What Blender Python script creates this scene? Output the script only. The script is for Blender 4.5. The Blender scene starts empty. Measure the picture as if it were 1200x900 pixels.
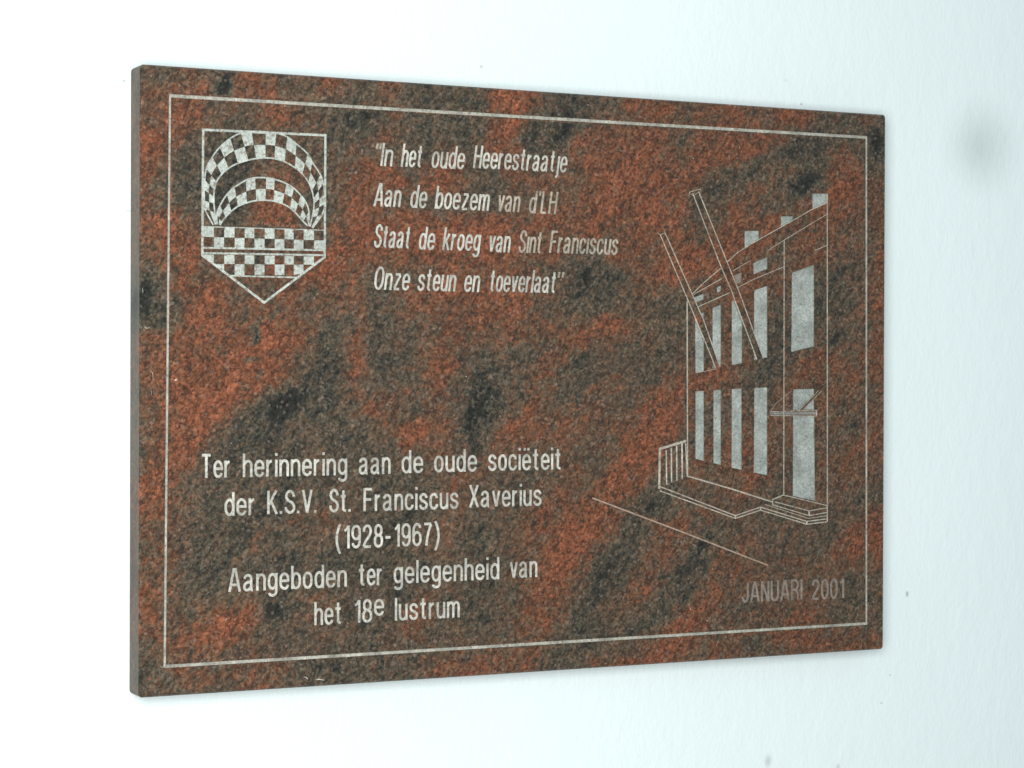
import bpy, bmesh, math, random
from mathutils import Vector, Matrix, noise
from mathutils.geometry import delaunay_2d_cdt

S = bpy.context.scene
COL = S.collection
random.seed(7)

# ------------------------------------------------------------------ camera
FOC = 2550.0                                   # focal length in pixels of a 1200 px wide picture
CAM_POS = Vector((-0.42084, -1.39166, 0.21629))
CAM_ROT = Matrix(((0.894646389, -0.000522915, -0.446774624),
                  (-0.446761108, 0.006818958, -0.894627305),
                  (0.003514352, 0.999976614, 0.005866938)))
cam = bpy.data.cameras.new('camera')
cam.sensor_width = 36.0
cam.lens = 36.0 * FOC / 1200.0
cam.clip_start = 0.05
cam.clip_end = 50
co = bpy.data.objects.new('camera', cam)
COL.objects.link(co)
co.matrix_world = Matrix.Translation(CAM_POS) @ CAM_ROT.to_4x4()
S.camera = co

# ------------------------------------------------------------------ light
world = bpy.data.worlds.new('World')
S.world = world
world.use_nodes = True
bg = world.node_tree.nodes['Background']
_t = world.node_tree
_tc = _t.nodes.new('ShaderNodeTexCoord')
_sx = _t.nodes.new('ShaderNodeSeparateXYZ')
_rp = _t.nodes.new('ShaderNodeValToRGB')               # open white sky over a darker street
_mr = _t.nodes.new('ShaderNodeMapRange')
_mr.inputs[1].default_value = -.25; _mr.inputs[2].default_value = .30
_t.links.new(_tc.outputs['Generated'], _sx.inputs[0])
_t.links.new(_sx.outputs[2], _mr.inputs[0])
_t.links.new(_mr.outputs[0], _rp.inputs[0])
_rp.color_ramp.elements[0].color = (0.62, 0.66, 0.66, 1)
_rp.color_ramp.elements[1].color = (0.98, 1.10, 1.20, 1)
_t.links.new(_rp.outputs[0], bg.inputs['Color'])
bg.inputs['Strength'].default_value = 0.39

la = bpy.data.lights.new('window_light', 'AREA')
la.shape = 'RECTANGLE'
la.size = 0.9
la.size_y = 1.0
la.energy = 38
la.color = (1.0, 0.985, 0.95)
lo = bpy.data.objects.new('window_light', la)
COL.objects.link(lo)
lo.location = (-0.58, -1.50, 0.27)
lo.rotation_euler = (Vector((0.10, 0.0, 0.25)) - Vector(lo.location)).to_track_quat('-Z', 'Y').to_euler()

vs = S.view_settings
vs.view_transform = 'Standard'
vs.look = 'None'
vs.exposure = 0.0
vs.gamma = 1.0
S.render.engine = 'CYCLES'

# ------------------------------------------------------------------ measures (metres, plaque's front face is y = 0)
PW, PH, PT = 0.600, 0.4176, 0.0212
WALL_Y = PT + 0.0005
DEPTH = 0.0007                                 # depth of the sandblasted engraving
CH = 0.0011                                    # chamfer round the front edge

def P(px, py):
    """a point of the reference picture laid onto the plaque's face, in millimetres from its lower left corner"""
    d = CAM_ROT @ Vector(((px - 600) / FOC, (450 - py) / FOC, -1.0))
    t = -CAM_POS.y / d.y
    return Vector(((CAM_POS.x + t * d.x) * 1000, (CAM_POS.z + t * d.z) * 1000))

def PIX(u, v):
    """the inverse: plaque millimetres to picture coordinates"""
    q = CAM_ROT.transposed() @ (Vector((u / 1000, 0, v / 1000)) - CAM_POS)
    return 600 + FOC * q.x / -q.z, 450 - FOC * q.y / -q.z

# ------------------------------------------------------------------ materials
class NT:
    def __init__(s, name):
        s.m = bpy.data.materials.new(name)
        s.m.use_nodes = True
        s.t = s.m.node_tree
        s.b = s.t.nodes['Principled BSDF']
    def n(s, kind, **kw):
        x = s.t.nodes.new(kind)
        for k, v in kw.items():
            if k in x.inputs and not hasattr(type(x), k):
                x.inputs[k].default_value = v
            else:
                setattr(x, k, v)
        return x
    def l(s, a, b):
        s.t.links.new(a, b)
    def val(s, x, i, v):
        if hasattr(v, 'is_linked') or isinstance(v, bpy.types.NodeSocket):
            s.l(v, x.inputs[i])
        else:
            x.inputs[i].default_value = v
    def math(s, op, a, b=0.0, c=0.0, clamp=False):
        x = s.n('ShaderNodeMath'); x.operation = op; x.use_clamp = clamp
        s.val(x, 0, a); s.val(x, 1, b)
        if op == 'MULTIPLY_ADD': s.val(x, 2, c)
        return x.outputs[0]
    def noise(s, vec, scale, detail=3, rough=.55, dist=0.0):
        x = s.n('ShaderNodeTexNoise')
        x.inputs['Scale'].default_value = scale
        x.inputs['Detail'].default_value = detail
        x.inputs['Roughness'].default_value = rough
        x.inputs['Distortion'].default_value = dist
        s.l(vec, x.inputs['Vector'])
        return x.outputs['Fac']
    def mapping(s, vec, rot=(0, 0, 0), scale=(1, 1, 1), loc=(0, 0, 0)):
        x = s.n('ShaderNodeMapping')
        x.inputs['Rotation'].default_value = rot
        x.inputs['Scale'].default_value = scale
        x.inputs['Location'].default_value = loc
        s.l(vec, x.inputs['Vector'])
        return x.outputs['Vector']
    def ramp(s, fac, stops, interp='LINEAR'):
        x = s.n('ShaderNodeValToRGB')
        x.color_ramp.interpolation = interp
        e = x.color_ramp.elements
        while len(e) < len(stops): e.new(0.5)
        for k, (p, c) in enumerate(stops):
            e[k].position = p
            e[k].color = (c[0], c[1], c[2], 1) if hasattr(c, '__len__') else (c, c, c, 1)
        s.l(fac, x.inputs['Fac'])
        return x.outputs['Color']
    def mix(s, fac, a, b, kind='MIX'):
        x = s.n('ShaderNodeMix'); x.data_type = 'RGBA'; x.blend_type = kind
        s.val(x, 0, fac)
        s.val(x, 6, a if isinstance(a, bpy.types.NodeSocket) else (*a, 1))
        s.val(x, 7, b if isinstance(b, bpy.types.NodeSocket) else (*b, 1))
        return x.outputs[2]
    def maprange(s, v, a, b, c, d):
        x = s.n('ShaderNodeMapRange')
        s.l(v, x.inputs[0])
        for i, k in enumerate((a, b, c, d)): x.inputs[i + 1].default_value = k
        return x.outputs[0]

def stone_material(name, polished=True):
    N = NT(name)
    tc = N.n('ShaderNodeTexCoord').outputs['Object']
    at = N.n('ShaderNodeAttribute'); at.attribute_name = 'tone'
    tone = at.outputs['Fac']
    streak = N.mapping(N.mapping(tc, rot=(0, math.radians(52), 0)), scale=(0.70, 1, 1.22))
    n1 = N.noise(streak, 58, 6, .72, .9)
    n2 = N.noise(streak, 170, 4, .66, .4)
    n3 = N.noise(tc, 430, 3, .7)
    t = N.math('MULTIPLY_ADD', N.math('SUBTRACT', n1, .5), .95, tone)
    t = N.math('MULTIPLY_ADD', N.math('SUBTRACT', n2, .5), 1.05, t)
    t = N.math('MULTIPLY_ADD', N.math('SUBTRACT', n3, .5), .85, t, clamp=True)
    col = N.ramp(t, [(0.00, (.018, .019, .016)), (.08, (.030, .032, .027)), (.22, (.062, .054, .039)), (.39, (.092, .067, .045)),
                     (.56, (.110, .060, .036)), (.74, (.148, .058, .031)), (1.0, (.210, .074, .038))])
    # mineral grains: pale feldspar, dark mica
    vo = N.n('ShaderNodeTexVoronoi'); vo.inputs['Scale'].default_value = 620
    N.l(tc, vo.inputs['Vector'])
    g = N.n('ShaderNodeSeparateColor'); N.l(vo.outputs['Color'], g.inputs[0])
    gr = N.maprange(g.outputs[0], 0, 1, .55, 1.40)
    col = N.mix(1.0, col, rgb(N, gr), 'MULTIPLY')
    n5 = N.noise(streak, 240, 4, .8, .5)
    br = N.maprange(n5, .3, .7, .40, 1.75)
    col = N.mix(1.0, col, rgb(N, br), 'MULTIPLY')
    # black biotite flecks and larger broken seams
    fl = N.noise(streak, 95, 5, .75, .9)
    dark = N.maprange(fl, .34, .42, 1, 0)
    col = N.mix(N.math('MULTIPLY', dark, .72), col, (.022, .022, .020))
    fine = N.noise(streak, 175, 4, .8, 1.4)
    col = N.mix(N.math('MULTIPLY', N.maprange(fine, .40, .45, 1, 0), .78), col, (.030, .024, .019))
    # crisp branching seams of dark mica
    seam = N.noise(N.mapping(streak, loc=(3, 1, 7)), 82, 6, .78, 1.6)
    ridge = N.math('ABSOLUTE', N.math('SUBTRACT', seam, .5))
    patch = N.maprange(N.noise(tc, 24, 3, .6), .46, .60, 0, 1)
    col = N.mix(N.math('MULTIPLY', N.math('MULTIPLY', N.maprange(ridge, .006, .022, 1, 0), patch), .62), col, (.026, .021, .017))
    # fine pale sparkle
    pale = N.maprange(g.outputs[1], .955, .985, 0, 1)
    col = N.mix(N.math('MULTIPLY', pale, .20), col, (.36, .30, .25))
    if polished:
        N.l(col, N.b.inputs['Base Color'])
        N.l(N.maprange(n5, .3, .7, .14, .26), N.b.inputs['Roughness'])
        N.b.inputs['Specular IOR Level'].default_value = .36
        bump = N.n('ShaderNodeBump'); bump.inputs['Strength'].default_value = .10
        bump.inputs['Distance'].default_value = .0003
        N.l(n2, bump.inputs['Height'])
        N.l(bump.outputs[0], N.b.inputs['Normal'])
    else:
        # sawn edge: the same stone under a grey skin of saw dust and grout
        v = N.noise(N.mapping(tc, scale=(1, 1, .5)), 40, 5, .65, .3)
        skin = N.ramp(v, [(.32, (.105, .103, .093)), (.5, (.195, .175, .150)), (.66, (.250, .190, .152))])
        col = N.mix(.50, col, skin)
        sp = N.noise(tc, 300, 2, .6)
        col = N.mix(1.0, col, rgb(N, N.maprange(sp, .3, .7, .85, 1.12)), 'MULTIPLY')
        N.l(col, N.b.inputs['Base Color'])
        N.b.inputs['Roughness'].default_value = .62
        N.b.inputs['Specular IOR Level'].default_value = .2
        bump = N.n('ShaderNodeBump'); bump.inputs['Strength'].default_value = .3
        bump.inputs['Distance'].default_value = .0004
        N.l(sp, bump.inputs['Height'])
        N.l(bump.outputs[0], N.b.inputs['Normal'])
    return N.m

def rgb(N, v):
    x = N.n('ShaderNodeCombineColor')
    for i in range(3): N.l(v, x.inputs[i])
    return x.outputs[0]

def inlay_material(name, base, dull=.35, rough=.62, thr=.36, metal=.0):
    """silver paint in the sandblasted hollow, worn through to the stone in specks"""
    N = NT(name)
    tc = N.n('ShaderNodeTexCoord').outputs['Object']
    a = N.noise(tc, 620, 3, .8)
    b = N.noise(tc, 55, 4, .7)
    c = N.noise(tc, 420, 2, .7)
    br = N.math('MULTIPLY', N.maprange(a, .28, .72, .58, 1.38), N.maprange(b, .3, .7, 1 - dull * .5, 1 + dull * .35))
    col = N.mix(1.0, base, rgb(N, br), 'MULTIPLY')
    worn = N.maprange(c, thr - .06, thr + .02, 1, 0)
    col = N.mix(N.math('MULTIPLY', worn, .7), col, (.16, .13, .105))
    N.l(col, N.b.inputs['Base Color'])
    N.b.inputs['Metallic'].default_value = metal
    N.b.inputs['Roughness'].default_value = rough
    bump = N.n('ShaderNodeBump'); bump.inputs['Strength'].default_value = .5
    bump.inputs['Distance'].default_value = .0003
    N.l(a, bump.inputs['Height'])
    N.l(bump.outputs[0], N.b.inputs['Normal'])
    return N.m

def wall_material():
    N = NT('painted_plaster')
    tc = N.n('ShaderNodeTexCoord').outputs['Object']
    nap = N.mapping(tc, rot=(0, math.radians(-8), 0), scale=(1.35, 1, .8))
    n1 = N.noise(nap, 210, 4, .65, .5)
    n2 = N.noise(nap, 60, 3, .55, .2)
    n3 = N.noise(tc, 5, 3, .5)
    base = N.mix(N.maprange(n3, .3, .7, 0, 1), (.732, .842, .858), (.750, .852, .870))
    # grey rubbed patch and a few specks of dirt on the paint
    sep = N.n('ShaderNodeSeparateXYZ'); N.l(tc, sep.inputs[0])
    def spot(x, z, rx, rz, inner, strength, colour, col, wob=.25):
        dx = N.math('DIVIDE', N.math('SUBTRACT', sep.outputs[0], x), rx)
        dz = N.math('DIVIDE', N.math('SUBTRACT', sep.outputs[2], z), rz)
        d = N.math('SQRT', N.math('ADD', N.math('MULTIPLY', dx, dx), N.math('MULTIPLY', dz, dz)))
        d = N.math('ADD', d, N.math('MULTIPLY', N.math('SUBTRACT', n1, .5), wob))
        x_ = N.n('ShaderNodeMapRange'); x_.interpolation_type = 'SMOOTHSTEP'
        N.l(d, x_.inputs[0])
        for i, k in enumerate((inner, 1.0, strength, 0.0)): x_.inputs[i + 1].default_value = k
        return N.mix(x_.outputs[0], col, colour)
    col = base
    for (px, py, rx, ry, inner, st, cc) in SPOTS:
        w = wall_point(px, py)
        col = spot(w[0], w[1], rx / 1500, ry / 1500, inner, st, cc, col)
    N.l(col, N.b.inputs['Base Color'])
    N.b.inputs['Roughness'].default_value = .6
    N.b.inputs['Specular IOR Level'].default_value = .3
    h = N.math('ADD', N.math('MULTIPLY', n1, .7), N.math('MULTIPLY', n2, 1.0))
    bump = N.n('ShaderNodeBump'); bump.inputs['Strength'].default_value = .30
    bump.inputs['Distance'].default_value = .0018
    N.l(h, bump.inputs['Height'])
    N.l(bump.outputs[0], N.b.inputs['Normal'])
    return N.m

def wall_point(px, py):
    d = CAM_ROT @ Vector(((px - 600) / FOC, (450 - py) / FOC, -1.0))
    t = (WALL_Y - CAM_POS.y) / d.y
    return CAM_POS.x + t * d.x, CAM_POS.z + t * d.z

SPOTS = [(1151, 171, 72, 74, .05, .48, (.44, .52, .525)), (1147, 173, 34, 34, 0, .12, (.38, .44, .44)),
         (1063, 696, 3.2, 5, .3, .55, (.22, .25, .25)), (1033, 824, 2, 2, .3, .5, (.3, .33, .33)),
         (1043, 791, 2, 2, .3, .4, (.3, .33, .33)), (564, 78, 2.4, 2.4, .3, .5, (.3, .33, .33)),
         (145, 95, 2.4, 2.4, .3, .6, (.3, .33, .33)), (939, 122, 2.4, 2.4, .3, .5, (.3, .33, .33)),
         (900, 892, 7, 12, .1, .5, (.36, .38, .38)), (982, 899, 4, 6, .3, .4, (.36, .38, .38)),
         (150, 247, 4, 2, .3, .5, (.4, .42, .42)), (59, 115, 2, 2, .3, .5, (.4, .42, .42)),
         (920, 94, 6, 3, .1, .2, (.4, .42, .42))]

STONE = stone_material('polished_granite')
SAWN = stone_material('sawn_granite_edge', False)
SILVER = inlay_material('silver_paint', (.475, .475, .430), .75)
WORN = inlay_material('rubbed_silver_paint', (.40, .365, .30), .9, thr=.42)
CRESTM = inlay_material('silver_paint_crest', (.43, .475, .435), .45, thr=.43)
PANEL = inlay_material('silver_paint_panel', (.325, .360, .335), .7, rough=.5, thr=.36)
LINEM = inlay_material('silver_paint_line', (.43, .405, .345), .5, thr=.40)
DULL = inlay_material('worn_silver_paint', (.225, .195, .165), .7, thr=.38)
KERBM = inlay_material('street_line_paint', (.36, .28, .22), .5, thr=.34)
FRAMEM = inlay_material('silver_paint_border', (.385, .385, .335), .9, thr=.39)

# ------------------------------------------------------------------ helpers
def mesh_obj(name, verts, faces, mats, parent=None, label=None, fmat=None):
    me = bpy.data.meshes.new(name)
    me.from_pydata(verts, [], faces)
    for m in mats: me.materials.append(m)
    if fmat: me.polygons.foreach_set('material_index', fmat)
    me.update()
    o = bpy.data.objects.new(name, me)
    COL.objects.link(o)
    if parent: o.parent = parent
    if label: o['label'] = label
    return o

# ------------------------------------------------------------------ the wall
WX0, WX1, WZ0, WZ1 = -1.9, 2.6, -1.1, 1.6
wall = mesh_obj('wall', [(WX0, WALL_Y, WZ0), (WX1, WALL_Y, WZ0), (WX1, WALL_Y, WZ1), (WX0, WALL_Y, WZ1),
                         (WX0, WALL_Y + .2, WZ0), (WX1, WALL_Y + .2, WZ0), (WX1, WALL_Y + .2, WZ1), (WX0, WALL_Y + .2, WZ1)],
                [(0, 1, 2, 3), (5, 4, 7, 6), (4, 0, 3, 7), (1, 5, 6, 2), (3, 2, 6, 7), (4, 5, 1, 0)], [wall_material()])
wall['kind'] = 'structure'

# ------------------------------------------------------------------ stone figure: tone of each 20 px patch of the photograph
# K blue-black, G dark grey-green, g grey-brown, b brown, r red-brown, R bright red
FIG = """
gGbbbGrrggbrrGGRrGgggRrRggggrrrrrrrrrrrrrrrrr
gbrrrGrRrggrrgbRGGggGrRRggGgRRrrrrrrrrrrrrrrr
brrrggrgRbggGGGrKGgGGRRrgGGGgRrRgbrrrrrrrgggg
rbRrrbggRrbbGKGrGGgGGrRGGKGrggrRgrrrrbrRgggrG
rRrbGGGggbggGGrrggbGgrrGGGRrrrrrGrrRrrbGGggKG
rRbGGGGgggGbgbbGgGgbgrrggbrrrrRrbrRrRRGGGbrKG
rrGGGGGbrrbGbbRrgrRrgGrrbbbrrRRrrRrgggbGKrRgg
rbGGGGGgbbgGrRrRrrRrbGbrrbbrrRrRrbGgrrGKGRRrb
rbgGGGGrRRGKrRrggGgggGbgbgrRRrRrRGgrrGGrrrrbr
rRRrbGGrRrGgrRrrRRRRrRrrRrrRRrRrrGbRrRrbrrbrb
brRrrKrGggrgrRrrrrRrRrrrrbbrgrrrRgrRrrbrrrbbr
brRRrGrGrbGRRrrrrRrrrRrgRggGRRrRRRrrrbgbrbbbr
KGrRgrGRRrRrRbgggbrrrbrrGgGGKbrrRRRrrbbrGGGbrr
KKbrRrgggrgrbrGgrrrrrRrrrgGGGbbbbGbrrbrGGGbbrr
KKGrRrbrrrgbbrGbrrrrrRrrggGgGgbGgbbrbbGGGgbbbr
GGGrRrbrrrbgGrGgGbrrrrRrrbbRRbggGrGrgGGKGbbgb
rrrRrrrrRRrGGRKgggrbrrbGGrrbgbrggGGrGGGGbGbbr
rrrRrRRrrrgGGRGGGrRbgGbGrbGggggGbGbrbGGrRrGrr
rrRrRrrrRrGGGRGGGrRbGGGbrgGGbgGbbrRrGGbrrrrrb
GrRRrRRrKKGGGrRgGbRgKGGbbgGbbgbRRrrrGGrbGrbbr
GrrRRrgKKKGGgGRRGGbGGGbRbbbrbbrRrKKrbrbbrGGbb
GrRrRgGKKGggGGGGRRrGGgRrbrbbbrRRbKGrbrGrbrGbr
GrrRbgGGGgggGGgGRRRgGRRbrrbrbRRRGGrrbrGrbGrbr
GrRrGGGGGGgggGGGGGrgggRgbbgGrRRGrrbrrbrGrbrrbG
rRrGgGgbGKGgGgGGGgbRrgGKgbrbRrrbrrbGRbGrbbbgG
rRbGGgggGKgGbGgGGGbrgbGbgrGrRGGgggbRrGgbbrbGb
rRrGgGgbgGrbbbGGGGrbggbrrrGRRGgGrbGbbGgggGGrr
rbrGGGgGggbgbGGGGgRgGGbRrRrRrGrRrGbgbggbbGRRr
bGRGGGgbGgbbGGGGgbrGGGbrrrRgGGrRGKgrbggGgbRRr
rbRGGGbbgGgGGGGGbgbGgGgbrRrGGGgRGGrrbbrbbbrbr
bgbGGGgGgGgGGgGGGgGGgGbgbrgGGrrGGGrbrbrbgbGbg
rRrgGGgGGgRrGbgGgRgGGbggrrGGgRbbGrrgGGbbbGggG
rRrgbRRbKGbbGggGbggGGbbgRrGgGRGGrRrGrbrRbggbG
rrrbRRRbGKgrbGGbRgrgGbbgRbGgGGGrRrGrbgRRbgbbG
bGrbRrbrGGgggGggGggbGgbbrGGgbGrRrbRrGGrRRrRRr
gGggbGbRrbKGGggGgbrRRrrrKGgrRrRRrbbrGGGrrrrrr
gbgrRggRRgGgGggggbrrrbbbGGbbrrrrrrrrrrrrrrrrr
gggggggggggggggggbrrrbbbGGbbrrrrrrrrrrrrrrrrr
""".split()
VAL = {'K': .12, 'G': .205, 'g': .335, 'b': .49, 'r': .65, 'R': .84}
TONE = [[VAL[c] for c in (row + row[-1] * 45)[:45]] for row in FIG]
def _soft(T):
    out = []
    for j in range(len(T)):
        line = []
        k = .22 if j > 18 else .08                       # the veins of the lower half run up to the right
        for i in range(45):
            def g(a, b): return T[min(max(b, 0), len(T) - 1)][min(max(a, 0), 44)]
            side = (g(i - 1, j) + g(i + 1, j) + g(i, j - 1) + g(i, j + 1)) / 4
            line.append(g(i, j) * (.86 - 2 * k) + (g(i + 1, j - 1) + g(i - 1, j + 1)) * k + side * .14)
        out.append(line)
    return out
TONE = _soft(TONE)
def fig(px, py):
    x = (px - 150) / 20 - .5; y = (py - 70) / 20 - .5
    i = math.floor(x); j = math.floor(y)
    fx = x - i; fy = y - j
    fx = fx * fx * (3 - 2 * fx); fy = fy * fy * (3 - 2 * fy)
    def g(a, b):
        return TONE[min(max(b, 0), len(TONE) - 1)][min(max(a, 0), 44)]
    return ((g(i, j) * (1 - fx) + g(i + 1, j) * fx) * (1 - fy) + (g(i, j + 1) * (1 - fx) + g(i + 1, j + 1) * fx) * fy)
# small dark seams and knots, and a dark upright streak at (556, 480): x, y, half length, half width, angle, depth
KNOTS = [(266, 97, 11, 5, 70, 1.0), (283, 378, 10, 3, 55, .9), (301, 391, 15, 4, 80, 1.0), (327, 367, 9, 4, 20, .7),
         (297, 420, 13, 3, 10, .8), (343, 417, 10, 3, 40, .8), (305, 440, 9, 3, 35, .6), (321, 412, 5, 4, 0, .7),
         (319, 718, 13, 10, 20, .7), (334, 476, 26, 13, 40, .5), (945, 215, 14, 8, 40, .5), (820, 640, 18, 4, 60, .4),
         (1027, 165, 18, 7, 80, .4), (660, 150, 16, 6, 50, .4), (170, 350, 22, 9, 85, .4), (262, 412, 7, 5, 0, .5),
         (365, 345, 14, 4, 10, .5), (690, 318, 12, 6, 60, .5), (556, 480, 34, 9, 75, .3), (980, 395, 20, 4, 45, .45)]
# broad flowing veins: x, y, half length, half width, angle up from level, tone change
VEINS = [(408, 425, 42, 9, 100, -.20), (440, 480, 32, 8, -45, -.18), (475, 505, 28, 8, 5, -.20), (385, 440, 60, 13, 80, .16),
         (440, 420, 55, 10, 95, .18), (330, 478, 48, 14, 40, .14), (560, 470, 75, 20, 85, .16), (575, 395, 50, 12, 25, .12),  # (560, 470): dark upright patch right of the middle of the face
         (470, 450, 55, 12, 85, -.10), (640, 395, 110, 10, 5, -.10), (740, 300, 55, 14, 20, .12), (280, 450, 95, 28, 50, -.12),
         (660, 640, 90, 16, 55, -.20), (630, 710, 60, 11, 60, -.14), (730, 650, 110, 18, 52, .16), (760, 560, 70, 12, 60, -.12),
         (790, 690, 90, 12, 50, .12), (820, 620, 70, 10, 55, -.10), (300, 640, 110, 40, 30, .07), (540, 650, 90, 12, 60, -.07),
         (490, 660, 90, 16, 60, .10), (580, 560, 60, 9, 35, .08), (520, 280, 90, 10, -4, -.12), (490, 235, 60, 8, -4, .10),
         (480, 150, 90, 14, -5, .12), (590, 155, 40, 11, 60, -.18), (660, 155, 55, 13, 30, .16), (700, 220, 70, 30, 40, -.06),
         (880, 200, 90, 13, 25, .14), (820, 230, 60, 10, 70, .08), (930, 420, 100, 12, 48, .10), (985, 460, 80, 10, 55, -.08),
         (640, 745, 120, 9, 6, .06), (350, 780, 70, 12, 15, .08), (230, 560, 60, 12, 65, -.14), (262, 730, 50, 16, 20, -.10)]
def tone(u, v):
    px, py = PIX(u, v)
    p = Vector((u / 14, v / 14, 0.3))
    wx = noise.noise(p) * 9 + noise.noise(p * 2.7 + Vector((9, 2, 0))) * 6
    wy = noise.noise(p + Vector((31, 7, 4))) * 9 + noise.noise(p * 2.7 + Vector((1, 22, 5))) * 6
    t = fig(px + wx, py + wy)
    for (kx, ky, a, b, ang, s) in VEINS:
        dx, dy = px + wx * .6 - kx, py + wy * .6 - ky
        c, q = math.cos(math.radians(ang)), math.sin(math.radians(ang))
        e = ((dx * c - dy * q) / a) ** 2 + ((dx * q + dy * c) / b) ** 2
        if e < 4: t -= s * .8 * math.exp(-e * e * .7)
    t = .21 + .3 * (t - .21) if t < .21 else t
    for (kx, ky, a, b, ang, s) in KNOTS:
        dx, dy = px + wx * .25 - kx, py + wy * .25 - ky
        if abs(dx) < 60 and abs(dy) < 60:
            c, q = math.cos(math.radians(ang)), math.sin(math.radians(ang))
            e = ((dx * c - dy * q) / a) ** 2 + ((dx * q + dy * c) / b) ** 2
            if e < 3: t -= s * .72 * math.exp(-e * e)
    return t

# ------------------------------------------------------------------ engraved shapes: every shape is a list of polygons in mm
SHAPES = []                                    # (element key, kind, polygon)   kind: 'cut' or 'mask'
ELEM = {}                                      # key -> dict(name, label, mat, parent key)
def element(key, name, mat, parent=None, label=None):
    ELEM[key] = dict(name=name, mat=mat, parent=parent, label=label)
def poly(key, pts, kind='cut'):
    a = sum(pts[i].x * pts[(i + 1) % len(pts)].y - pts[(i + 1) % len(pts)].x * pts[i].y for i in range(len(pts)))
    if a < 0: pts = pts[::-1]
    SHAPES.append((key, kind, pts))
def stroke(key, pts, w, closed=False):
    """a mitred band of width w (mm) along a polyline, as quads"""
    q = [pts[0]]
    for p in pts[1:]:
        if (p - q[-1]).length > .02: q.append(p)
    pts = q
    n = len(pts)
    if n < 2: return
    L, Rr = [], []
    for i in range(n):
        a = pts[i] - pts[i - 1] if (i > 0 or closed) else None
        b = pts[(i + 1) % n] - pts[i] if (i < n - 1 or closed) else None
        if a is None: a = b
        if b is None: b = a
        a = a.normalized(); b = b.normalized()
        na = Vector((-a.y, a.x)); nb = Vector((-b.y, b.x))
        m = na + nb
        m = m.normalized() if m.length > 1e-6 else na
        k = min(1 / max(m.dot(na), .3), 2.2) * w / 2
        L.append(pts[i] + m * k); Rr.append(pts[i] - m * k)
    for i in range(n if closed else n - 1):
        j = (i + 1) % n
        poly(key, [L[i], Rr[i], Rr[j], L[j]])

# border line round the face
element('border', 'border_line', FRAMEM)
o_ = [P(198, 110), P(1016.3, 159.3), P(1016.3, 732.2), P(191.5, 783)]
i_ = [o_[0] + Vector((1.5, -2.3)), o_[1] + Vector((-1.6, -2.3)), o_[2] + Vector((-1.6, 2.1)), o_[3] + Vector((1.7, 2.2))]
for k in range(4):
    poly('border', [o_[k], o_[(k + 1) % 4], i_[(k + 1) % 4], i_[k]])

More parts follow.
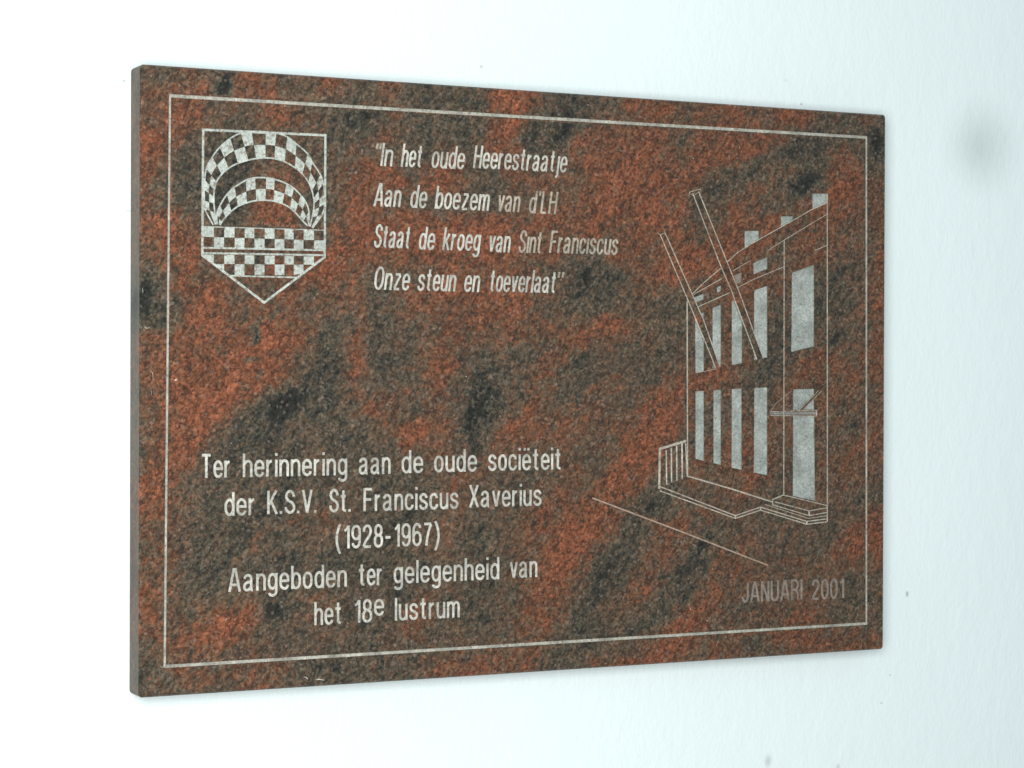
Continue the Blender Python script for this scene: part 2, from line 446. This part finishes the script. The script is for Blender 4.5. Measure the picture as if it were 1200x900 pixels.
# ------------------------------------------------------------------ lettering, a condensed grotesque drawn as strokes
XT, B, CT = .675, .045, .955
def M_(*p): return ('M', p)
def L_(*p): return ('L', p)
def E_(cx, cy, x, y): return ('E', (cx, cy, x, y))
def oval(x0, x1, y0, y1, k=.36):
    xm = (x0 + x1) / 2; h = y1 - y0; a, b = y0 + h * k * 1.1, y1 - h * k * 1.1
    return [M_(xm, y1), E_(x1, y1, x1, b), L_(x1, a), E_(x1, y0, xm, y0), E_(x0, y0, x0, a), L_(x0, b), E_(x0, y1, xm, y1), ('Z', ())]
G = {
 'o': oval(0, .25, B, XT), '0': oval(0, .26, B, CT), 'O': oval(0, .32, B, CT),
 'e': [M_(.0, .375), L_(.25, .375), L_(.25, .46), E_(.25, XT, .125, XT), E_(0, XT, 0, .45), L_(0, .27), E_(0, B, .13, B), E_(.24, B, .245, .2)],
 'a': [M_(.01, .52), E_(.01, XT, .12, XT), E_(.23, XT, .23, .53), L_(.23, .12), E_(.23, .03, .29, .035),
       M_(.23, .43), E_(.22, .39, .12, .375), E_(0, .35, 0, .2), E_(0, B, .095, B), E_(.2, B, .23, .22)],
 'd': oval(0, .24, B, XT) + [M_(.245, 0), L_(.245, 1)],
 'b': oval(0.01, .25, B, XT) + [M_(0, 0), L_(0, 1)],
 'h': [M_(0, 0), L_(0, 1), M_(0, .48), E_(.02, XT, .135, XT), E_(.24, XT, .24, .5), L_(.24, 0)],
 'n': [M_(0, 0), L_(0, .72), M_(0, .48), E_(.02, XT, .135, XT), E_(.24, XT, .24, .5), L_(.24, 0)],
 'm': [M_(0, 0), L_(0, .72), M_(0, .5), E_(.02, XT, .11, XT), E_(.2, XT, .2, .52), L_(.2, 0),
       M_(.2, .5), E_(.22, XT, .31, XT), E_(.4, XT, .4, .52), L_(.4, 0)],
 'u': [M_(.24, 0), L_(.24, .72), M_(0, .72), L_(0, .22), E_(0, B, .105, B), E_(.22, B, .24, .24)],
 't': [M_(.08, .93), L_(.08, .15), E_(.08, .045, .19, .05), M_(-.03, XT), L_(.18, XT)],
 'r': [M_(0, 0), L_(0, .72), M_(0, .44), E_(.01, .66, .15, .665)],
 's': [M_(.235, .51), E_(.235, XT, .12, XT), E_(.01, XT, .01, .53), E_(.01, .41, .12, .37), E_(.245, .32, .245, .2), E_(.245, B, .12, B), E_(0, B, 0, .22)],
 'z': [M_(.01, XT), L_(.235, XT), M_(.225, .64), L_(.015, .08), M_(0, B), L_(.24, B)],
 'v': [M_(0, .72), L_(.12, .02), M_(.24, .72), L_(.12, .02)],
 'k': [M_(0, 0), L_(0, 1), M_(.01, .27), L_(.225, .72), M_(.085, .42), L_(.25, 0)],
 'g': oval(0, .24, .07, XT) + [M_(.245, .72), L_(.245, -.07), E_(.245, -.225, .12, -.225), E_(.01, -.225, .005, -.11)],
 'i': [M_(0, 0), L_(0, .72), M_(0, .88), L_(0, 1)], 'ı': [M_(0, 0), L_(0, .72)],
 'j': [M_(.07, .72), L_(.07, -.12), E_(.07, -.225, -.03, -.22)],
 'l': [M_(0, 0), L_(0, 1)],
 'c': [M_(.24, .49), E_(.24, XT, .125, XT), E_(0, XT, 0, .45), L_(0, .27), E_(0, B, .125, B), E_(.24, B, .245, .23)],
 'I': [M_(0, 0), L_(0, 1)], 'H': [M_(0, 0), L_(0, 1), M_(.29, 0), L_(.29, 1), M_(0, .53), L_(.29, .53)],
 'A': [M_(0, 0), L_(.15, 1), M_(.34, 0), L_(.19, 1), M_(.06, .29), L_(.28, .29)],
 'S': [M_(.285, .72), E_(.285, CT, .15, CT), E_(.015, CT, .015, .74), E_(.015, .58, .15, .515), E_(.3, .45, .3, .27), E_(.3, B, .155, B), E_(0, B, 0, .29)],
 'F': [M_(0, 0), L_(0, 1), M_(0, CT), L_(.27, CT), M_(0, .51), L_(.24, .51)],
 'T': [M_(-.01, CT), L_(.32, CT), M_(.155, 0), L_(.155, CT)],
 'K': [M_(0, 0), L_(0, 1), M_(.0, .36), L_(.28, 1), M_(.095, .54), L_(.3, 0)],
 'V': [M_(0, 1), L_(.15, .02), M_(.3, 1), L_(.15, .02)], 'X': [M_(0, 1), L_(.3, 0), M_(0, 0), L_(.29, 1)],
 'L': [M_(0, 0), L_(0, 1), M_(0, B), L_(.24, B)],
 'J': [M_(.23, 1), L_(.23, .26), E_(.23, B, .115, B), E_(0, B, 0, .3)],
 'N': [M_(0, 0), L_(0, 1), M_(.29, 0), L_(.29, 1), M_(.01, .98), L_(.28, .02)],
 'U': [M_(0, 1), L_(0, .28), E_(0, B, .145, B), E_(.29, B, .29, .28), L_(.29, 1)],
 'R': [M_(0, 0), L_(0, 1), M_(0, CT), L_(.14, CT), E_(.27, CT, .27, .74), E_(.27, .5, .14, .5), L_(0, .5), M_(.14, .5), E_(.26, .48, .265, .28), L_(.29, 0)],
 '1': [M_(.0, .77), E_(.1, .78, .12, .95), M_(.145, 0), L_(.145, 1)],
 '2': [M_(0, .7), E_(0, CT, .125, CT), E_(.25, CT, .25, .71), E_(.24, .55, .12, .38), E_(.01, .2, .005, .05), M_(0, B), L_(.255, B)],
 '8': oval(.02, .23, .53, CT) + oval(0, .25, B, .53),
 '9': oval(0, .25, .40, CT) + [M_(.25, .7), L_(.25, .3), E_(.25, B, .12, B), E_(.01, B, .01, .22)],
 '6': oval(0, .25, B, .60) + [M_(0, .3), L_(0, .7), E_(0, CT, .13, CT), E_(.24, CT, .24, .78)],
 '7': [M_(-.01, CT), L_(.25, CT), M_(.245, .93), E_(.09, .55, .08, 0)],
 '-': [M_(-.02, .42), L_(.17, .42)], '.': [M_(0, 0), L_(0, .12)], '\'': [M_(.03, 1), L_(.015, .80)],
 '"': [M_(0, 1), L_(-.01, .74), M_(.11, 1), L_(.10, .74)],
 '(': [M_(.13, 1.06), E_(0, .8, 0, .42), E_(0, .04, .13, -.22)], ')': [M_(0, 1.06), E_(.13, .8, .13, .42), E_(.13, .04, 0, -.22)],
}
G['ë'] = G['e'] + [M_(.055, .88), L_(.055, 1), M_(.195, .88), L_(.195, 1)]
GAP = .146
def glyph_lines(ch):
    out = []; cur = []
    for op, a in G[ch]:
        if op == 'M':
            if cur: out.append((cur, False))
            cur = [Vector(a)]
        elif op == 'L': cur.append(Vector(a))
        elif op == 'E':
            p0 = cur[-1]; c = Vector(a[:2]); p1 = Vector(a[2:])
            for k in range(1, 6):
                t = math.pi / 2 * k / 5
                cur.append(c + (p0 - c) * (1 - math.sin(t)) + (p1 - c) * (1 - math.cos(t)))
        elif op == 'Z':
            if (cur[-1] - cur[0]).length < 1e-4: cur.pop()
            out.append((cur, True)); cur = []
    if cur: out.append((cur, False))
    return out
def word(text, x0, x1, y, cap, slant=0.0, mat=None, sw=.108, y_end=None, extra=0.0):
    """engrave one word between picture columns x0 and x1 on the baseline through (x0, y)"""
    key = 'word%d' % len(ELEM)
    plain = {'ı': 'i'}
    element(key, 'engraved_word', mat or SILVER, label='engraved word %s' % ''.join(plain.get(c, c) for c in text).strip('"()'))
    a = P(x0, y); b = P(x1, y if y_end is None else y_end)
    h = cap
    w = sw * h
    pen = 0.0; place = []
    for ch in text:
        ls = glyph_lines(ch)
        mx = max(p.x for l, _ in ls for p in l)
        place.append((pen, ls)); pen += max(mx, 0.0) + GAP + (.03 if ch in '.' else 0)
    nat = pen - GAP
    sx = ((b.x - a.x) - w) / max(nat, .01) if nat > .02 else h
    base = (a.y + b.y) / 2
    for off, ls in place:
        for l, closed in ls:
            pts = []
            for p in l:
                X = (off + p.x) * sx; Y = p.y * h
                pts.append(Vector((a.x + w / 2 + X + slant * Y, base + Y)))
            stroke(key, pts, w, closed)

cap1 = (P(445, 167.3) - P(445, 194.7)).length
SL = .135
for t, x0, x1, y in [('"', 438.0, 444.6, 195), ('In', 445.3, 459.3, 194.7), ('het', 469.3, 494.0, 195.8), ('oude', 504.7, 543.6, 197.6), ('Heerestraatȷe', 554, 663.6, 199.6),
                     ('Aan', 437.3, 469.0, 242.2), ('de', 479.8, 499.3, 243.7), ('boezem', 509, 572.5, 245.8), ('van', 582.0, 608.5, 248.3), ("d'LH", 619, 651.5, 250.3),
                     ('Staat', 437.2, 480.0, 290.6), ('de', 489.8, 508.7, 292.6), ('kroeg', 518, 562.0, 293.6), ('van', 571.5, 597.2, 295.6), ('Sınt', 606.7, 634.2, 296.4), ('Francıscus', 643.3, 723.3, 297.6),
                     ('Onze', 437.3, 479.3, 339.8), ('steun', 488.3, 533.3, 341.2), ('en', 543, 561.3, 342), ('toeverlaat', 572.5, 650.7, 342.6), ('"', 651.2, 658.5, 345)]:
    t = t.replace('ȷ', 'j')
    word(t, x0, x1, y, cap1, SL, WORN if t in ("d'LH", 'Francıscus', '"') or (t, y) in (('van', 248.3), ('Sınt', 296.4)) else None, sw=.108)
cap2 = (P(240, 532) - P(240, 560)).length
for t, x0, x1, y in [('Ter', 235.2, 270.5, 560.2), ('herinnering', 284.4, 407, 559.2), ('aan', 420.3, 457.8, 556.0), ('de', 470.5, 496, 554.6), ('oude', 508.6, 559, 553.4), ('sociëteit', 571.8, 658.3, 551.8),
                     ('der', 263, 299.5, 604.6), ('K.S.V.', 313, 372, 602.6), ('St.', 385.6, 412, 600.4), ('Franciscus', 425.8, 537.4, 599.2), ('Xaverius', 549.5, 634.8, 594.8),
                     ('(1928-1967)', 393, 515.4, 643.2),
                     ('Aangeboden', 267.3, 406.5, 693.8), ('ter', 420, 448.7, 686.6), ('gelegenheid', 461.2, 585.2, 684.2), ('van', 597.3, 629.8, 677.6),
                     ('het', 368.2, 401, 732.8), ('18', 414.4, 436.2, 730.2), ('e', 438.3, 450.2, 721.8), ('lustrum', 462.6, 538.8, 727.4)]:
    # each baseline runs level on the plaque, so the right end only sets the width
    a = P(x0, y); e = P(x1, y)
    yy = PIX(e.x, a.y)[1]
    word(t, x0, x1, y, cap2, 0.0, sw=.118, y_end=yy)
cap3 = (P(870, 682) - P(870, 706.3)).length
for t, x0, x1, y in [('JANUARI', 869, 940.5, 706.3), ('2001', 951.4, 989.4, 703)]:
    a = P(x0, y); e = P(x1, y)
    word(t, x0, x1, y, cap3, 0.0, DULL, sw=.128, y_end=PIX(e.x, a.y)[1])

# ------------------------------------------------------------------ coat of arms
element('crest', 'coat_of_arms', CRESTM)
def C2(x, y): return P(220 + x / 3.75, 130 + y / 3.75)
def C1(x, y): return P(140 + x / 4, 60 + y / 4)
shield = [C2(68, 82), C2(605, 107), C2(602, 642), C2(336, 842), C2(64, 634)]
stroke('crest', shield, 1.75, True)
OUT = [(440,815),(400,740),(398,700),(397,650),(400,603),(407,550),(436,495),(470,450),(520,408),(568,384),(620,376),(685,378),(735,384),(785,400),(830,435),(882,480),(905,522),(942,578),(955,620),(962,670),(962,717),(950,765),(905,830)]
INN = [(452,812),(447,755),(443,715),(442,680),(445,650),(455,612),(478,578),(512,548),(555,525),(605,510),(640,503),(685,500),(725,503),(775,518),(822,545),(858,575),(885,612),(903,655),(910,690),(912,715),(910,745),(903,780),(893,822)]
OUT2 = [(460,812),(456,765),(472,722),(503,672),(540,637),(592,605),(637,593),(687,593),(728,600),(782,620),(818,643),(850,675),(872,705),(888,750),(888,820)]
INN2 = [(472,815),(480,800),(497,778),(525,750),(555,727),(598,710),(640,700),(685,698),(722,702),(765,715),(798,733),(825,757),(845,778),(862,798),(884,820)]
nsq = 0
def square(pts):
    global nsq
    key = 'sq%d' % nsq; nsq += 1
    element(key, 'checker_square', CRESTM, 'crest')
    poly(key, pts)
def smooth(pl, sub=3):
    out = []
    for i in range(len(pl) - 1):
        p0 = pl[max(i - 1, 0)]; p1 = pl[i]; p2 = pl[i + 1]; p3 = pl[min(i + 2, len(pl) - 1)]
        for k in range(sub):
            t = k / sub
            out.append(.5 * ((2 * p1) + (p2 - p0) * t + (2 * p0 - 5 * p1 + 4 * p2 - p3) * t * t + (3 * p1 - p0 - 3 * p2 + p3) * t ** 3))
    return out + [pl[-1]]
def arch(O, I, dark0):
    O = [C1(*p) for p in O]; I = [C1(*p) for p in I]
    Mi = [(a + b) / 2 for a, b in zip(O, I)]
    Os, Is, Ms = smooth(O), smooth(I), smooth(Mi)
    for k in range(len(O) - 1):
        seg = range(3 * k, 3 * k + 4)
        outer_white = (k % 2 == 1) if dark0 else (k % 2 == 0)
        A_, B_ = (Os, Ms) if outer_white else (Ms, Is)
        square([A_[i] for i in seg] + [B_[i] for i in reversed(seg)])
    stroke('crest', Os, 1.15); stroke('crest', Is, 1.15)
arch(OUT, INN, True)
arch(OUT2, INN2, True)
XS = [70, 115, 160, 206, 250, 293, 338, 382, 425, 466, 509, 555, 602]
def row_y(yl, yr, x): return yl + (yr - yl) * (x - 70) / 532
def inside_shield(x, y):                      # lower edges of the shield, in crest tile coordinates
    return min(y, 634 + (x - 64) * (842 - 634) / (336 - 64), 642 + (602 - x) * (842 - 642) / (602 - 336))
for (yl0, yr0, yl1, yr1, first) in [(508, 524, 553, 569, 0), (553, 569, 600, 607, 1), (630, 640, 672, 676, 0), (672, 676, 722, 722, 1)]:
    for c in range(12):
        if c % 2 != first % 2: continue
        x0, x1 = XS[c], XS[c + 1]
        q = [(x0, row_y(yl0, yr0, x0)), (x1, row_y(yl0, yr0, x1)), (x1, row_y(yl1, yr1, x1)), (x0, row_y(yl1, yr1, x0))]
        q = [(x, inside_shield(x, y)) for x, y in q]
        if (q[3][1] - q[0][1]) < 4 and (q[2][1] - q[1][1]) < 4: continue
        if q[3][1] - q[0][1] < 1: q[3] = (q[3][0] + 8, q[3][1] + 6)
        square([C2(*p) for p in q])
stroke('crest', [C2(66, 508), C2(603, 524)], .7)
stroke('crest', [C2(66, 601), C2(603, 612)], 1.35)
stroke('crest', [C2(66, 624), C2(603, 634)], 1.35)
stroke('crest', [C2(185, 724), C2(490, 732)], 1.1)

# ------------------------------------------------------------------ drawing of the old house
element('house', 'house_drawing', LINEM)
def T1(x, y): return P(750 + x / 4, 200 + y / 4)
def T2(x, y): return P(750 + x / 4, 420 + y / 4)
npan = 0
def panel(pts, label=None, mat=None):
    global npan
    key = 'pane%d' % npan; npan += 1
    element(key, 'engraved_window', mat or PANEL, 'house', label)
    poly(key, pts)
def mask(pts): SHAPES.append(('mask', 'mask', pts))
b1 = [T1(247, 105), T1(378, 445), T1(428, 560), T1(548, 884)]
b1r = [T1(275, 98), T1(410, 432), T1(462, 560), T1(578, 878)]
b2 = [T1(95, 300), T1(222, 600), T1(272, 720), T2(357, 48)]
b2r = [T1(118, 292), T1(246, 582), T1(298, 700), T2(375, 40)]
for bl, br_ in ((b1, b1r), (b2, b2r)):
    for k in range(3):
        q = [bl[k], bl[k + 1], br_[k + 1], br_[k]]
        poly('mask', q, 'mask')
    stroke('house', bl, .95); stroke('house', br_, .95)
stroke('house', [T1(230, 118), T1(232, 100), T1(283, 86), T1(286, 102)], .6)
stroke('house', [T1(232, 104), T1(252, 120), T1(275, 98)], .5)
stroke('house', [T1(80, 290), T1(95, 300), T1(118, 292), T1(110, 268)], .5)
# roof lines
stroke('house', [T1(245, 578), T1(300, 525), T1(378, 458)], .8)
stroke('house', [T1(408, 430), T1(455, 386), T1(520, 344), T1(655, 268), T1(730, 226), T1(800, 185), T1(877, 150)], .8)
stroke('house', [T1(252, 580), T1(385, 505)], .65)
stroke('house', [T1(435, 470), T1(520, 420)], .65)
stroke('house', [T1(600, 374), T1(678, 324), T1(877, 204)], .65)
stroke('house', [T1(268, 640), T1(420, 572)], .8)
stroke('house', [T1(457, 548), T1(540, 506), T1(680, 448)], .65)
stroke('house', [T1(820, 374), T1(877, 350)], .6)
# walls
stroke('house', [T1(221, 612), T2(223, 552)], 1.15)
stroke('house', [T1(676, 324), T2(674, 638)], .95)
stroke('house', [T1(878, 108), T2(878, 765)], 1.05)
# upper floor
panel([T1(490, 282), T1(556, 282), T1(556, 322), T1(490, 362)])
panel([T1(660, 213), T1(716, 213), T1(716, 235), T1(660, 266)])
panel([T1(808, 107), T1(877, 107), T1(877, 148), T1(808, 180)])
panel([T1(532, 432), T1(596, 405), T1(596, 460), T1(532, 487)])
panel([T1(440, 492), T1(476, 476), T1(476, 520), T1(448, 536)], 'dull rubbed engraved window', DULL)
panel([T1(361, 548), T1(379, 538), T1(379, 564), T1(361, 572)])
panel([T1(252, 594), T1(298, 577), T1(298, 604), T1(262, 618)])
panel([T1(535, 560), T1(596, 540), T1(596, 875), T2(535, 8)])
panel([T1(430, 612), T1(478, 592), T2(478, 22), T2(430, 32)])
panel([T1(340, 642), T1(379, 628), T2(379, 36), T2(340, 48)])
panel([T1(258, 676), T1(299, 664), T2(299, 62), T2(260, 70)])
panel([T1(712, 478), T1(815, 441), T1(815, 824), T1(709, 850)], 'largest engraved window, on the upper floor')
stroke('house', [T2(300, 62), T2(357, 48)], .5)
# ground floor
panel([T2(260, 154), T2(299, 152), T2(299, 480), T2(260, 471)])
panel([T2(344, 149), T2(379, 147), T2(379, 500), T2(344, 490)])
panel([T2(430, 143), T2(476, 141), T2(476, 523), T2(429, 512)])
panel([T2(536, 138), T2(596, 136), T2(596, 548), T2(533, 535)])
element('door', 'engraved_door', PANEL, 'house')
poly('door', [T2(718, 145), T2(815, 142), T2(820, 668), T2(716, 645)])
# awning bar over the door, its stay and arm
poly('mask', [T2(605, 243), T2(832, 240), T2(832, 272), T2(605, 268)], 'mask')
poly('mask', [T2(742, 245), T2(836, 148), T2(852, 152), T2(762, 247)], 'mask')
element('bar', 'awning_bar', inlay_material('grey_paint', (.22, .22, .20), .3), 'house')
poly('bar', [T2(608, 253), T2(828, 248), T2(828, 264), T2(608, 264)])
stroke('house', [T2(607, 250), T2(830, 243)], .6)
stroke('house', [T2(610, 268), T2(830, 270)], .6)
stroke('house', [T2(829, 243), T2(829, 270)], .8)
stroke('house', [T2(612, 248), T2(640, 208), T2(708, 154)], .5)
stroke('house', [T2(744, 245), T2(838, 150)], .6)
stroke('house', [T2(760, 246), T2(852, 152)], .6)
# railing
stroke('house', [T2(90, 612), T2(93, 424), T2(217, 386)], 2.0)
for i, (x, ya, yb, xb) in enumerate([(123, 430, 592, 125), (147, 418, 582, 148), (172, 408, 574, 173), (197, 398, 566, 198)]):
    element('rail%d' % i, 'railing_bar', SILVER, 'house')
    stroke('rail%d' % i, [T2(x, ya), T2(xb, yb)], 1.25)
element('rail9', 'railing_bar', SILVER, 'house')
stroke('rail9', [T2(214, 398), T2(221, 552), T2(232, 556)], 1.0)
# plinth and steps
for l, w in [([(92, 600), (447, 737), (565, 697), (782, 764), (878, 752)], .9), ([(92, 620), (447, 750), (565, 711), (782, 777), (878, 766)], .9),
             ([(447, 737), (447, 750)], 1.3), ([(565, 695), (565, 712)], 1.3), ([(782, 762), (782, 777)], 1.3),
             ([(228, 553), (430, 612), (618, 672)], 1.2),
             ([(672, 640), (622, 662), (622, 688)], 1.1), ([(672, 640), (878, 690)], .8), ([(632, 672), (793, 715), (878, 700)], .8),
             ([(622, 686), (793, 737), (878, 722)], .8), ([(793, 713), (793, 737)], 1.4), ([(585, 684), (790, 750), (878, 738)], .6)]:
    stroke('house', [T2(*p) for p in l], w)
# kerb line of the street in front
element('kerb', 'street_line', KERBM, 'house', 'long thin engraved line of the street before the house')
stroke('kerb', [P(694, 583.5), P(800, 623.5), P(900, 662.5)], 1.15)

# ------------------------------------------------------------------ triangulate the face with every engraved outline cut into it
RAD = 2.6
def rounded(inset, n=5):
    x0, x1, y0, y1, r = inset, PW * 1000 - inset, inset, PH * 1000 - inset, RAD
    out = []
    for cx, cy, a0 in ((x1 - r, y0 + r, -90), (x1 - r, y1 - r, 0), (x0 + r, y1 - r, 90), (x0 + r, y0 + r, 180)):
        for k in range(n + 1):
            a = math.radians(a0 + 90 * k / n)
            out.append(Vector((cx + r * math.cos(a), cy + r * math.sin(a))))
    full = []
    for i, p in enumerate(out):
        q = out[(i + 1) % len(out)]
        full.append(p)
        if (q - p).length > 20:
            m = 96 if abs(q.x - p.x) > abs(q.y - p.y) else 68
            full += [p.lerp(q, k / m) for k in range(1, m)]
    return full
rim = rounded(CH * 1000)
verts = list(rim)
edges = []
edges += [(i, (i + 1) % len(rim)) for i in range(len(rim))]
CELL = 3.0
bins = {}
for si, (key, kind, pts) in enumerate(SHAPES):
    b = len(verts); n = len(pts)
    verts += pts
    edges += [(b + i, b + (i + 1) % n) for i in range(n)]
    xs = [p.x for p in pts]; ys = [p.y for p in pts]
    for cx in range(int(min(xs) // CELL), int(max(xs) // CELL) + 1):
        for cy in range(int(min(ys) // CELL), int(max(ys) // CELL) + 1):
            bins.setdefault((cx, cy), []).append(si)
def inside(pts, x, y):
    c = False; n = len(pts); j = n - 1
    for i in range(n):
        xi, yi = pts[i]; xj, yj = pts[j]
        if (yi > y) != (yj > y) and x < (xj - xi) * (y - yi) / (yj - yi) + xi: c = not c
        j = i
    return c
step = 4.2
nx, ny = int(PW * 1000 / step), int(PH * 1000 / step)
for i in range(1, nx):
    for j in range(1, ny):
        verts.append(Vector((i * step + random.uniform(-1, 1) + 1.2, j * step + random.uniform(-1, 1) + .8)))
rv, re_, rf, _, _, _ = delaunay_2d_cdt(verts, edges, [], 0, 1e-4)
rv = [Vector(p) for p in rv]
tri = []
for f in rf:
    a, b, c = (rv[i] for i in f[:3])
    if (b - a).cross(c - a) < 0: f = f[::-1]
    x = (a.x + b.x + c.x) / 3; y = (a.y + b.y + c.y) / 3
    ks = [SHAPES[i] for i in bins.get((int(x // CELL), int(y // CELL)), []) if inside(SHAPES[i][2], x, y)]
    if not inside(rim, x, y): continue
    cuts = [k[0] for k in ks if k[1] == 'cut']
    masked = any(k[1] == 'mask' for k in ks)
    if not cuts: o = 'slab'
    elif 'house' in cuts: o = 'house'
    elif 'bar' in cuts: o = 'bar'
    elif masked: o = 'slab'
    elif 'crest' in cuts: o = 'crest'
    else: o = cuts[0]
    tri.append((list(f), o))

plaque = bpy.data.objects.new('memorial_plaque', None)
COL.objects.link(plaque)
plaque.empty_display_size = .05
plaque['label'] = 'polished red and grey granite memorial plaque with silver engraved text, fixed to the white wall'
plaque['category'] = 'plaque'

def V3(p, y): return (p.x / 1000, y, p.y / 1000)
# stone: face triangles + chamfer + sides + back
sv, sf, sm, vid = [], [], [], {}
def sadd(i):
    if i not in vid:
        vid[i] = len(sv); sv.append(V3(Vector(rv[i]), 0.0))
    return vid[i]
edge_owner = {}
for f, k in tri:
    n = len(f)
    for a in range(n):
        edge_owner[(f[a], f[(a + 1) % n])] = k
    if k == 'slab':
        sf.append([sadd(i) for i in f]); sm.append(0)
NF = len(sv)
outer = rounded(0.0)
rings = [[V3(p, 0.0) for p in rim], [V3(p, CH) for p in outer], [V3(p, PT) for p in outer]]
idx = []
for r in rings:
    idx.append(list(range(len(sv), len(sv) + len(r)))); sv += r
nr = len(rim)
for k in range(nr):
    k2 = (k + 1) % nr
    sf.append([idx[0][k], idx[0][k2], idx[1][k2], idx[1][k]][::-1]); sm.append(0)
    sf.append([idx[1][k], idx[1][k2], idx[2][k2], idx[2][k]][::-1]); sm.append(1)
sf.append(idx[2]); sm.append(1)
slab = mesh_obj('stone_slab', sv, sf, [STONE, SAWN], plaque, None, sm)
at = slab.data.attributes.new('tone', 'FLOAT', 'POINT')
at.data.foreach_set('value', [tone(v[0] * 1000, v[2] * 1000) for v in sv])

# inlays: floor of each hollow, and its side walls
els = {}
for f, k in tri:
    if k != 'slab': els.setdefault(k, []).append(f)
built = {}
def build(k):
    if k in built: return built[k]
    e = ELEM[k]
    par = build(e['parent']) if e['parent'] else plaque
    dep = .0012 if e['mat'] is PANEL else DEPTH
    vv, ff, m = [], [], {}
    def add(i, y):
        if (i, y) not in m:
            m[(i, y)] = len(vv); vv.append(V3(Vector(rv[i]), y))
        return m[(i, y)]
    for f in els.get(k, []):
        ff.append([add(i, dep) for i in f])
        n = len(f)
        for a in range(n):
            i, j = f[a], f[(a + 1) % n]
            if edge_owner.get((j, i)) == 'slab':
                ff.append([add(i, dep), add(i, 0.0), add(j, 0.0), add(j, dep)])
    o = mesh_obj(e['name'], vv, ff, [e['mat']], par, e['label'])
    built[k] = o
    return o
for k in ELEM:
    if k in els or k in ('crest', 'house'): build(k)

# white chips and a hair on the polish
CHIP = inlay_material('chipped_stone', (.56, .53, .47), .1, thr=.2)
def chip(pts, w):
    vv, ff = [], []
    pts = [P(*p) for p in pts]
    n = len(pts)
    for i, p in enumerate(pts):
        d = (pts[min(i + 1, n - 1)] - pts[max(i - 1, 0)]).normalized()
        nn = Vector((-d.y, d.x)) * w * (.5 if 0 < i < n - 1 else .2)
        vv += [V3(p + nn, -.0001), V3(p, -.0003), V3(p - nn, -.0001)]
    for i in range(n - 1):
        a = 3 * i
        ff += [(a, a + 1, a + 4, a + 3), (a + 1, a + 2, a + 5, a + 4)]
    mesh_obj('chip', vv, ff, [CHIP], plaque)
for pts, w in [([(356, 793), (359, 794), (361, 796)], .7), ([(370, 796.5), (374, 796), (380, 797)], .8), ([(264, 727), (266, 724.5)], 1.0),
               ([(828, 727.5), (829.5, 727.5)], 1.3), ([(801, 634), (802.5, 634)], 1.0), ([(811.5, 185), (813, 186)], 1.0), ([(808.5, 712), (809.6, 715)], .8),
               ([(545.5, 441.5), (547, 441.5)], 1.1), ([(204, 446), (206, 445.3), (208, 444)], .9), ([(169, 383), (172, 384.8), (175.5, 383.8)], .5),
               ([(177, 434), (179, 438), (179.3, 444)], .35), ([(177.6, 458), (177.6, 463)], .5), ([(411, 392.5), (412.5, 392.5)], .9),
               ([(455, 388), (456.3, 388)], .8), ([(270, 519), (271.5, 519.6)], .9), ([(188, 780), (190, 783)], .6), ([(333, 123.5), (334, 124.5)], 1.0),
               ([(866, 172), (867, 173.5)], .8), ([(618, 754.5), (619.5, 755)], 1.0), ([(167, 338), (167.5, 343)], .7), ([(174, 312), (175, 313)], .8)]:
    chip(pts, w)
print('triangles', len(tri), 'slab verts', len(sv))
